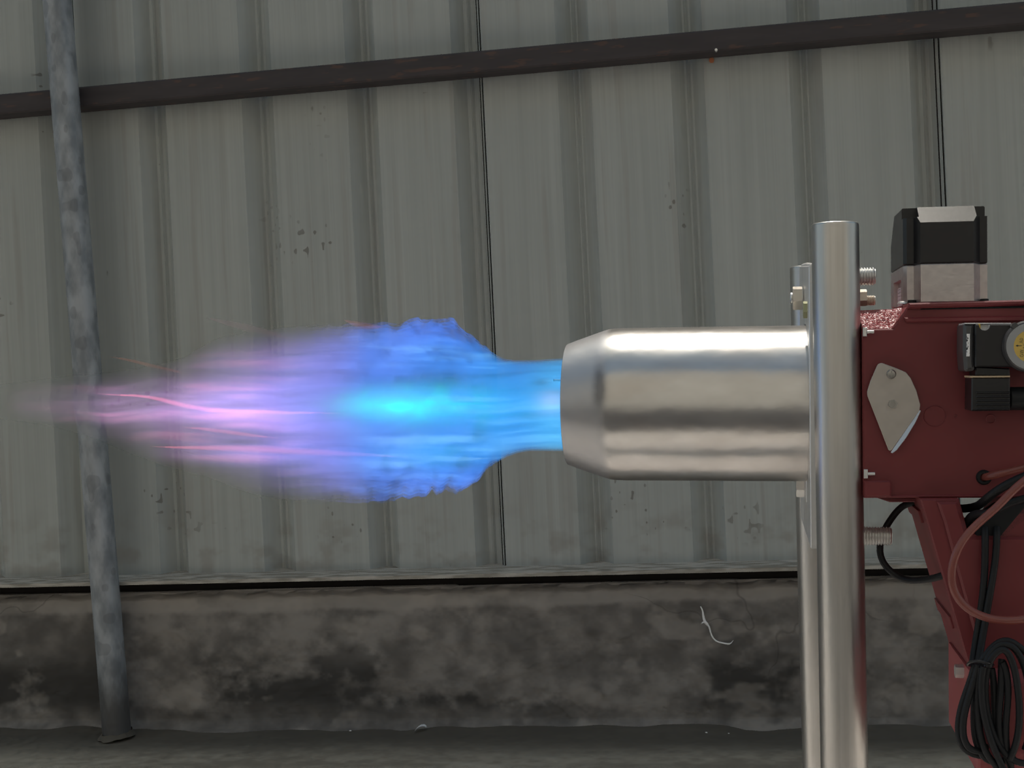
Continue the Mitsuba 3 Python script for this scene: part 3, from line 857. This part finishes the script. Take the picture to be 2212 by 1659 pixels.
obj('dial', lathe([(0, 0), (33.2 * k, 0), (33.2 * k, 0.0012), (0, 0.0012)], [c[0], WY - 0.0058, c[2]], [0, -1, 0], 64), 'dial_yellow', sw, smooth=False, label='yellow scale disc')
ymk = WY - 0.0058 - 0.0012


def lettering(text, px, py, h_px, turn, name='dial_lettering'):
    tm = meshkit.text_mesh(text, h_px * k, 0.0003)
    lo, hi = tm.bounds
    tm.apply_translation([-(lo[0] + hi[0]) / 2, -(lo[1] + hi[1]) / 2, 0])
    c_, s_ = math.cos(turn), math.sin(turn)
    v = tm.vertices.copy()
    q = rg(px, py, ymk)
    tm.vertices = np.c_[q[0] + c_ * v[:, 0] - s_ * v[:, 1], ymk - v[:, 2] + 0.0001, q[2] + s_ * v[:, 0] + c_ * v[:, 1]]
    tm.fix_normals()
    obj(name, tm, 'ink', sw, smooth=False)


lettering('GW', 2207, 763, 6.5, math.pi / 2)
lettering('A0', 2206, 736, 6.0, math.pi / 2)
lettering('12', 2213, 747.5, 6.0, math.pi / 2)
ar = prism(xz([(2194, 746.8), (2198.5, 744.6), (2199, 746.2), (2207, 746.4), (2207, 747.4), (2199, 747.6), (2198.5, 749.2)], ymk), ymk - 0.0003, ymk + 0.0001, 0.0)
obj('dial_arrow', ar, 'ink', sw, smooth=False)
c = rg(2190, 704, WY - 0.003); s = 7 * WY / F
obj('cover_screw', hexagon([c[0], WY + 0.001, c[2]], [0, -1, 0], s, 0.008, 0.3), 'grey_plastic', sw, smooth=False)
# plug below
obj('plug_base', prism(rounded(xz([(2107, 792), (2181, 796), (2182, 813), (2107, 812)], WY + 0.006), 0.001), WY + 0.006, HF - 0.006, 0.001), 'black_plastic', sw, smooth=30)
obj('plug_gasket', prism(xz([(2097, 812), (2182, 811.5), (2182, 815), (2097, 816)], WY + 0.003), WY + 0.003, HF - 0.006, 0.0003), 'tan_gasket', sw, smooth=False, label='thin tan gasket')
py_ = [(2099, 815), (2182, 815), (2182, 887), (2098, 888)]
obj('plug', prism(rounded(xz(py_, WY + 0.004), 0.0012), WY + 0.004, HF - 0.004, 0.0012), 'black_plastic', sw, smooth=30)
for k_ in range(5):
    yy = 846 + 8.7 * k_
    obj('plug_rib', prism(xz([(2108, yy), (2181, yy), (2181, yy + 4.6), (2108, yy + 4.6)], WY + 0.004), WY + 0.0022, WY + 0.006, 0.0006), 'black_plastic', sw, smooth=False)
c0, c1 = rg(2178, 861, WY + 0.02), rg(2290, 861, WY + 0.02)
obj('cable_gland', rod([c0[0], WY + 0.018, c0[2]], [c1[0], WY + 0.018, c0[2]], 0.5 * abs(rg(2200, 836, WY)[2] - rg(2200, 887, WY)[2]), 0.001, 40), 'black_rubber', sw)

# ---------------- air duct and fan housing below
DY0, DY1 = 1.262, 1.395
dpts = [(1988, 1078), (2072, 1078), (2092, 1154), (2160, 1154), (2222, 1080), (2330, 1078), (2330, 1700), (2165, 1700), (2106, 1486)]
duct = prism(xz(dpts, DY0), DY0, DY1, 0.0014)
obj('air_duct', duct, 'red_paint', burner, smooth=30, label='slanting red air duct below the housing')
rp = [(2024, 1084), (2068, 1084), (2090, 1160), (2330, 1160), (2330, 1660), (2170, 1660), (2124, 1440), (2062, 1212), (2040, 1130)]
obj('duct_panel', prism(xz(rp, DY0 - 0.003), DY0 - 0.004, DY0 + 0.001, 0.0025), 'red_paint', burner, smooth=False)
# pads on the slanted left side
for a, b in (((1990, 1112), 0.004), ((2060, 1345), 0.0035)):
    q0 = rg(*a, DY0)
    L_ = 0.012 if b < 0.005 else 0.020
    d_ = rg(2106, 1486, DY0) - rg(1988, 1078, DY0); d_ /= np.linalg.norm(d_)
    n_ = np.array([-d_[2], 0, d_[0]]); n_ = n_ if n_[0] < 0 else -n_
    q0 = rg(1988, 1078, DY0) + d_ * ((q0 - rg(1988, 1078, DY0)) @ d_)
    c4 = [q0 - n_ * 0.002, q0 + d_ * L_ - n_ * 0.002, q0 + d_ * L_ + n_ * b * 0.6, q0 + n_ * b * 0.6]
    obj('side_pad', prism([(c[0], c[2]) for c in c4], DY0 + 0.03, DY1 - 0.004, 0.0008), 'red_paint', burner, smooth=False)
BX0 = 1.20
bx = rg(2113, 1640, BX0)[0]
zb_, zt3 = rg(2112, 1672, BX0)[2], rg(2050, 1388, 1.367)[2]
fan = box(bx, xr, BX0, 1.372, zb_, zt3, 0.002)
obj('fan_housing', fan, bsdf('red_side_lit', principled((0.30, 0.075, 0.078), 0.5, spec=0.3)), burner, smooth=False, label='red fan box at the bottom, light on its side put into the colour')  # lighter copy of the red paint, standing in for light on its left face
q = rg(2074, 1446, 1.285)
hx = hexagon([bx + 0.001, 1.278, q[2]], [-1, 0, 0], 0.0062, 0.0085, -0.30)
obj('fan_bolt', hx, 'bright_zinc', burner, smooth=False)
c = rg(2125, 1031, HF); s = 15.5 * HF / F
obj('grommet', lathe([(s * 0.5, 0), (s, 0), (s, 0.002), (s * 0.85, 0.0035), (s * 0.55, 0.0035), (s * 0.5, 0.002), (s * 0.5, 0)], [c[0], HF + 0.0005, c[2]], [0, -1, 0], 36), 'black_rubber', burner, label='black rubber grommet')

# ------------------------------------------------------------------ cables and hoses


def strand(pts, r, n=80, seg=14):
    return sweep(smooth_path([rg(a, b, y) for a, b, y in pts], n), r, seg)


def cable(name, label, category, pts, r, mat, group=None, n=80):
    key = free(name)
    obj(key, strand(pts, r, n), mat, smooth=60)
    labels[key] = {'label': label, 'category': category}
    if group:
        labels[key]['group'] = group
    return key


u8 = 1.26 / F
cable('rear_cable', 'black cable looping out to the left of the slanting red duct', 'cable',
      [(2060, 1090, 1.33), (1985, 1086, 1.335), (1953, 1092, 1.34), (1925, 1121, 1.34), (1904, 1163, 1.335), (1903, 1202, 1.33), (1920, 1230, 1.325), (1948, 1249, 1.32), (1985, 1253, 1.300), (2010, 1250, 1.285), (2030, 1245, 1.272), (2048, 1240, 1.268)], 7.0 * 1.33 / F, 'black_rubber')
cable('red_hose', 'red-brown rubber hose hanging in a wide loop in front of the duct', 'hose',
      [(2290, 1005, 1.215), (2225, 1030, 1.215), (2186, 1062, 1.213), (2150, 1098, 1.21), (2105, 1138, 1.205), (2071, 1183, 1.20), (2056, 1235, 1.20), (2062, 1278, 1.20), (2088, 1312, 1.20), (2128, 1333, 1.20), (2170, 1340, 1.20), (2215, 1337, 1.20), (2280, 1322, 1.21)], 8.5 * 1.2 / F, 'hose_rubber')
cable('red_hose', 'short red-brown hose coming out of the black grommet', 'hose',
      [(2126, 1031, 1.284), (2140, 1028, 1.268), (2165, 1022, 1.262), (2200, 1013, 1.258), (2260, 997, 1.25)], 8.0 * 1.26 / F, 'hose_rubber')
cable('black_cable', 'thick black cable rising to the right above the hanging red hose', 'cable',
      [(2060, 1098, 1.315), (2088, 1098, 1.30), (2108, 1094, 1.285), (2132, 1077, 1.25), (2165, 1053, 1.238), (2212, 1030, 1.236), (2290, 1000, 1.236)], 9.0 * 1.24 / F, 'black_rubber')
cable('black_cable', 'black cable running just below the hanging red hose into the duct notch', 'cable',
      [(2088, 1150, 1.285), (2092, 1122, 1.268), (2108, 1110, 1.255), (2140, 1106, 1.235), (2180, 1088, 1.232), (2230, 1073, 1.232), (2290, 1055, 1.232)], 8.0 * 1.24 / F, 'black_rubber')
obj('notch_shade_block', prism(rounded(xz([(2104, 1128), (2160, 1092), (2240, 1080), (2240, 1100), (2166, 1157), (2104, 1157)], 1.27), 0.002), 1.262, 1.30, 0.001), 'black_rubber', smooth=30)  # black block added for the shade inside the duct notch
labels['notch_shade_block'] = {'label': 'black block put in for the shade in the notch at the top of the duct', 'category': 'shade block'}
cable('down_cable', 'straight black cable hanging down from the black block in the notch, left of a pair', 'cable',
      [(2128, 1140, 1.258), (2128, 1165, 1.253), (2127, 1230, 1.25), (2121, 1300, 1.248), (2112, 1360, 1.247), (2101, 1432, 1.232)], 7.2 * 1.25 / F, 'black_rubber', 'pair of black cables down the duct')
cable('down_cable', 'bowed black cable hanging down from the black block in the notch, right of a pair', 'cable',
      [(2153, 1140, 1.258), (2153, 1165, 1.253), (2149, 1215, 1.25), (2139, 1280, 1.246), (2127, 1350, 1.243), (2113, 1432, 1.228)], 7.2 * 1.25 / F, 'black_rubber', 'pair of black cables down the duct')
# the coil tied below them: one long cable hanging in turns
coil = thing('cable_coil', 'coil of black cable tied up and hanging in front of the red fan box', 'cable')
Y0 = 1.185
turns = [
    [(2106, 1436, .01), (2089, 1490, .012), (2074, 1540, .012), (2071, 1585, .010), (2082, 1615, .008), (2103, 1629, .010), (2122, 1632, .014)],
    [(2113, 1436, 0), (2098, 1490, 0), (2084, 1540, 0), (2081, 1585, 0), (2091, 1612, 0), (2110, 1622, .003), (2130, 1612, .012)],
    [(2116, 1440, .004), (2106, 1500, .006), (2104, 1560, .006), (2110, 1605, .006), (2128, 1637, .006), (2156, 1646, .010), (2190, 1630, .014)],
    [(2119, 1442, -.001), (2112, 1490, 0), (2114, 1560, 0), (2128, 1620, -.001), (2152, 1655, 0), (2175, 1690, 0)],
    [(2125, 1440, -.004), (2120, 1480, -.004), (2125, 1540, -.004), (2141, 1600, -.005), (2160, 1645, -.004), (2178, 1685, -.004)],
    [(2134, 1442, .002), (2128, 1490, .002), (2134, 1545, .002), (2152, 1600, .001), (2176, 1632, .001), (2206, 1648, .002), (2240, 1640, .004)],
    [(2118, 1434, .004), (2134, 1410, .004), (2153, 1391, .006), (2175, 1384, .008), (2200, 1396, .010), (2228, 1425, .012), (2246, 1500, .012), (2240, 1600, .012)],
    [(2128, 1436, -.004), (2143, 1408, -.003), (2162, 1393, -.001), (2184, 1396, .001), (2206, 1424, .003), (2222, 1480, .004), (2226, 1560, .004), (2214, 1620, .004)],
    [(2136, 1440, -.006), (2150, 1412, -.006), (2168, 1404, -.005), (2184, 1424, -.004), (2196, 1470, -.003), (2202, 1540, -.003), (2196, 1600, -.003), (2180, 1640, .000)],
    [(2164, 1424, .004), (2163, 1450, .002), (2162, 1490, .001), (2158, 1540, .001), (2160, 1590, .002), (2172, 1630, .004), (2186, 1665, .006)],
    [(2166, 1430, .000), (2175, 1460, .000), (2177, 1510, .000), (2173, 1560, .000), (2174, 1610, .002), (2184, 1655, .006)],
    [(2142, 1444, .006), (2148, 1500, .006), (2150, 1560, .006), (2160, 1610, .006), (2184, 1640, .006)],
]
for tn in turns:
    obj('turn', strand([(a, b, Y0 + c) for a, b, c in tn], 7.0 * 1.19 / F, 60), 'black_rubber', coil, smooth=60)
q = [rg(a, b, Y0 + c) for a, b, c in ((2093, 1437, 0.012), (2095, 1431, -.004), (2110, 1428, -.011), (2128, 1431, -.012), (2141, 1434, -.006), (2140, 1438, .012), (2115, 1437, .022), (2093, 1437, .012))]
obj('cable_tie', sweep(smooth_path(q, 40), 0.0013, 8), 'black_plastic', coil, label='black cable tie round the turns')

# ------------------------------------------------------------------ the flame: nested shells of glowing gas, each only faintly opaque
PX = AX / F * 1.03                                                # metres per pixel of the photograph at the flame
N_SHELL = 26
XT = [1232, 1215, 1150, 1105, 1080, 1058, 1036, 1000, 960, 900, 850, 800, 700, 600, 500, 400, 300, 200, 100, 0, -50, -80]
UPR = [97, 97, 95, 97, 102, 114, 134, 164, 182, 186, 184, 184, 184, 182, 166, 112, 84, 66, 54, 40, 22, 2]
LOR = [98, 98, 97, 104, 111, 120, 142, 168, 176, 184, 198, 204, 206, 202, 176, 146, 118, 80, 52, 36, 20, 2]
xs_ = np.array([rg(q, 871, AX)[0] for q in XT])[::-1]
upf = PchipInterpolator(xs_, np.array(UPR)[::-1] * PX); lof = PchipInterpolator(xs_, np.array(LOR)[::-1] * PX)
NX, NP = 250, 72
xg = np.linspace(xs_[-1], xs_[0], NX)
ph = np.arange(NP + 1) * 2 * math.pi / NP
fx_nozzle, fx_tip = float(xs_[-1]), float(xs_[0])
vs, fs, uvs = [], [], []
X, PH = np.meshgrid(xg, ph, indexing='ij')
q = rg(1000, 871, AX)[0]
for k in range(N_SHELL):
    rho = (k + 0.75) / (N_SHELL - 0.25)
    up_w = 0.5 + 0.5 * np.sin(PH)
    up_w = up_w * up_w * (3 - 2 * up_w)
    R = (upf(X) * up_w + lof(X) * (1 - up_w))
    dpx = (rg(1215, 871, AX)[0] - X) / PX                                                     # pixels downstream of the mouth
    amp = np.interp(dpx, [0, 90, 130, 170, 260, 420, 700, 1300], [0, 0.006, 0.09, 0.26, 0.22, 0.09, 0.05, 0.05])
    co = np.stack([X * 34, np.cos(PH) * 2.4 + 7, np.sin(PH) * 2.4 + 3], -1)
    co2 = np.stack([X * 95, np.cos(PH) * 6 + 1, np.sin(PH) * 6 + 9], -1)
    tur = (meshkit.fbm(co, 4, 11) - 0.5) * 1.3 + (meshkit.fbm(co2 + rho * 1.2, 3, 23) - 0.5) * 0.7
    R = R * rho * (1 + amp * 1.5 * tur * (0.35 + 0.65 * rho))
    zc_ = -np.interp(dpx, [0, 300, 700, 1100], [0, 4, 6, -10]) * PX
    v = np.stack([X, AX + R * np.cos(PH), zc_ + R * np.sin(PH)], -1)
    n0 = k * NX * (NP + 1)
    ii, jj = np.meshgrid(np.arange(NX - 1), np.arange(NP), indexing='ij')
    q0 = (ii * (NP + 1) + jj).ravel() + n0
    fs += [np.c_[q0, q0 + NP + 1, q0 + NP + 2], np.c_[q0, q0 + NP + 2, q0 + 1]]
    vs.append(v.reshape(-1, 3))
    uvs.append(np.stack([(X - fx_tip) / (fx_nozzle - fx_tip), (k + 0.002 + 0.996 * PH / (2 * math.pi)) / N_SHELL], -1).reshape(-1, 2))
fm = trimesh.Trimesh(np.vstack(vs), np.vstack(fs), process=False)
c_ = fm.triangles_center[:NX]
if (fm.face_normals[NX * 20:NX * 24] * (fm.triangles_center[NX * 20:NX * 24] - [0, AX, 0]))[:, 1:].sum() < 0:
    fm.invert()
mouth_x = float(rg(1215, 871, AX)[0])


def gas(p, uv):
    """(streak, distance downstream in 1000 photo pixels, height and depth off the axis in the same unit, shell radius 0..1)"""
    x, y, z = to_rig(p)
    s = 1.0 / (PX * 1000)
    t, h, d = (mouth_x - x) * s, z * s, (y - AX) * s
    rho = (dr.floor(uv.y * N_SHELL) + 0.75) / (N_SHELL - 0.25)
    return t, h, d, rho


def ramp(t, stops):
    c = mi.Color3f(stops[0][1])
    for (a, ca), (b, cb) in zip(stops[:-1], stops[1:]):
        c = mix(c, mi.Color3f(cb), smoothstep(a, b, t))
    return c


def bump(t, a, b):
    return dr.exp(-dr.square((t - a) / b))


def flame_density(t, h, d, rho):
    wob = 0.018 * (fbm(t * 7, d * 8, 5.0, 2) - 0.5)
    hh_ = h + wob
    streak = fbm(t * 4.5 + 3, hh_ * 46, d * 5, 4)
    fine = fbm(t * 9, hh_ * 120, d * 9, 3)
    s = dr.clip(0.5 + 1.7 * (0.65 * streak + 0.35 * fine - 0.5), 0, 1)
    far_w = smoothstep(0.28, 0.58, t)
    ragged = fbm(t * 26, h * 34, d * 20, 4) - 0.5
    keep = smoothstep(0.0, 0.55, (1 - rho) * 3.2 + ragged * 1.5 * smoothstep(0.10, 0.19, t) + 0.30)
    shell = (5.0 * dr.power(rho, 4.0) * keep * (1 - far_w) + 3.2 * rho * dr.sqrt(dr.maximum(1 - rho * rho, 0)) * far_w) / N_SHELL      # how the glow is spread over the shells
    near = smoothstep(0.72, 0.30, t)
    band = bump(h, 0.012 - 0.012 * t, 0.050) + 0.75 * bump(h, -0.098, 0.026) * smoothstep(1.0, 0.8, t) + 0.25 * bump(h, 0.105, 0.03)
    far = 0.30 - 0.16 * smoothstep(0.55, 0.9, t) + 0.95 * band
    env = near * (0.86 + 1.05 * (s - 0.5)) + (1 - near) * far * (0.15 + 1.35 * s)
    fade = ramp(t, [(0.0, (1, 1, 1)), (0.45, (1, 1, 1)), (0.75, (0.74,) * 3), (0.98, (0.44,) * 3), (1.06, (0.13,) * 3), (1.20, (0.05,) * 3), (1.27, (0.0,) * 3)]).x
    jet = 1 - 0.55 * bump(h, 0.047, 0.010) * bump(t, 0.035, 0.025) - 0.35 * bump(h, -0.02, 0.008) * bump(t, 0.06, 0.03)
    swirl = 1 - 0.20 * bump(h, 0.045, 0.018) * bump(t, 0.30, 0.12) - 0.25 * bump(h, -0.055, 0.022) * bump(t, 0.42, 0.12) - 0.22 * bump(h, -0.01, 0.03) * bump(t, 0.46, 0.05)
    return shell, env * fade * jet * swirl, s


def flame_glow(p, n, uv):
    t, h, d, rho = gas(p, uv)
    shell, env, s = flame_density(t, h, d, rho)
    c = ramp(t, [(0.0, (0.06, 0.47, 1.10)), (0.10, (0.035, 0.33, 1.05)), (0.22, (0.05, 0.27, 1.00)), (0.36, (0.10, 0.27, 1.08)), (0.50, (0.24, 0.26, 0.98)), (0.68, (0.33, 0.23, 0.80)), (0.85, (0.38, 0.20, 0.57)), (1.0, (0.36, 0.20, 0.46))])
    c = c * (1 - 0.0 * rho)
    c = c + mi.Color3f(0.07, 0.14, 0.05) * smoothstep(0.45, 0.85, s) * smoothstep(0.5, 0.3, t) + mi.Color3f(0.025, 0.035, 0.0)   # paler licks
    edge = smoothstep(0.10, 0.19, dr.abs(h)) * smoothstep(0.45, 0.25, t)
    c = mix(c, mi.Color3f(0.11, 0.28, 1.30), edge * 0.75)
    pink = smoothstep(0.50, 0.72, s) * smoothstep(0.45, 0.75, t)
    c = mix(c, mi.Color3f(0.70, 0.27, 0.52), pink * 0.55)
    core = bump(t, 0.335, 0.110) * dr.exp(-dr.square(h / 0.033) - dr.square(d / 0.06))
    core2 = bump(t, 0.20, 0.16) * dr.exp(-dr.square((h + 0.005) / 0.060) - dr.square(d / 0.08))
    low = bump(t, 0.27, 0.10) * dr.exp(-dr.square((h + 0.10) / 0.035))
    hot = bump(t, 0.012, 0.032) * dr.exp(-dr.square((h - 0.006) / 0.020))
    e = c * env * shell * 1.75
    e += mi.Color3f(0.0, 0.95, 0.55) * core * (11.0 / N_SHELL)
    e += mi.Color3f(0.0, 0.16, 0.16) * (core2 + low * 0.8) * (4.2 / N_SHELL)
    e += mi.Color3f(0.30, 0.18, 0.20) * hot * (2.0 / N_SHELL)
    return dr.maximum(e * GLOW, 0.0)


def flame_opacity(p, n, uv):
    t, h, d, rho = gas(p, uv)
    shell, env, s = flame_density(t, h, d, rho)
    dense = 1.60 * smoothstep(0.72, 0.35, t) + 0.10
    return dr.clip(1 - dr.exp(-dense * env * shell), 0.0, 0.9)


GLOW = 2.0 ** (-exposure)                                           # the flame's brightness beside the daylight in the yard
bsdf('burning_gas', {'type': 'mask', 'opacity': proc(flame_opacity), 'bsdf': {'type': 'conductor', 'material': 'none', 'specular_reflectance': rgb((0, 0, 0))}})
flame = thing('burner_flame', 'blue and violet gas flame streaming left out of the steel blast tube', 'flame')
fm_w = fm.copy(); fm_w.apply_transform(RIG)
scene[f'{flame}__plume'] = mikit.ply(fm_w, 'burning_gas', smooth=False, uv=np.vstack(uvs), emitter={'type': 'area', 'radiance': proc(flame_glow)})

# pink filaments that the gas drags along: slim nested tubes
def filament(pts, r, color, strength):
    for k in range(4):
        f = (k + 1) / 4
        path = smooth_path([rg(a, b, y) for a, b, y in pts], 60)
        s = np.linspace(0, 1, 60)
        rad = np.maximum(r * f * np.sin(np.pi * np.clip(s * 0.98 + 0.01, 0, 1)) ** 1.2, 2e-5)
        m = sweep(path, rad, 12)
        m.vertices[:, 1] = (m.vertices[:, 1] - AX) * 1.0 + AX
        yield m


def streaks(pts, r, color, strength):
    m = join(*list(filament(pts, r, color, strength)))
    key = free(f'{flame}__streak')
    m.apply_transform(RIG)
    col = [c * strength * GLOW / 4 for c in color]
    scene[key] = mikit.ply(m, 'thin_gas', smooth=False, emitter={'type': 'area', 'radiance': rgb(col)})


bsdf('thin_gas', {'type': 'mask', 'opacity': 0.02, 'bsdf': {'type': 'conductor', 'material': 'none', 'specular_reflectance': rgb((0, 0, 0))}})
streaks([(205, 852, 1.40), (265, 857, 1.40), (320, 861, 1.40), (380, 872, 1.40), (450, 884, 1.40), (540, 889, 1.40), (640, 891, 1.40), (760, 892, 1.40)], 5.5 * PX, (0.85, 0.20, 0.32), 0.55)
streaks([(800, 979, 1.375), (860, 982, 1.375), (920, 986, 1.375), (980, 989, 1.375), (1060, 990, 1.375)], 9 * PX, (0.45, 0.75, 0.8), 0.22)
streaks([(390, 922, 1.37), (450, 926, 1.37), (520, 935, 1.37), (610, 944, 1.37)], 5 * PX, (0.8, 0.22, 0.26), 0.30)
streaks([(320, 962, 1.39), (420, 964, 1.39), (540, 966, 1.39), (660, 972, 1.39), (760, 977, 1.39), (900, 986, 1.39)], 9 * PX, (0.75, 0.20, 0.24), 0.42)
streaks([(225, 769, 1.42), (300, 783, 1.42), (350, 796, 1.42), (420, 812, 1.42)], 4.5 * PX, (0.7, 0.22, 0.12), 0.09)
streaks([(440, 684, 1.38), (500, 700, 1.38), (560, 714, 1.38), (640, 738, 1.38)], 9 * PX, (0.6, 0.35, 0.40), 0.06)
streaks([(740, 690, 1.36), (785, 703, 1.36), (830, 706, 1.36)], 8 * PX, (0.7, 0.25, 0.30), 0.12)
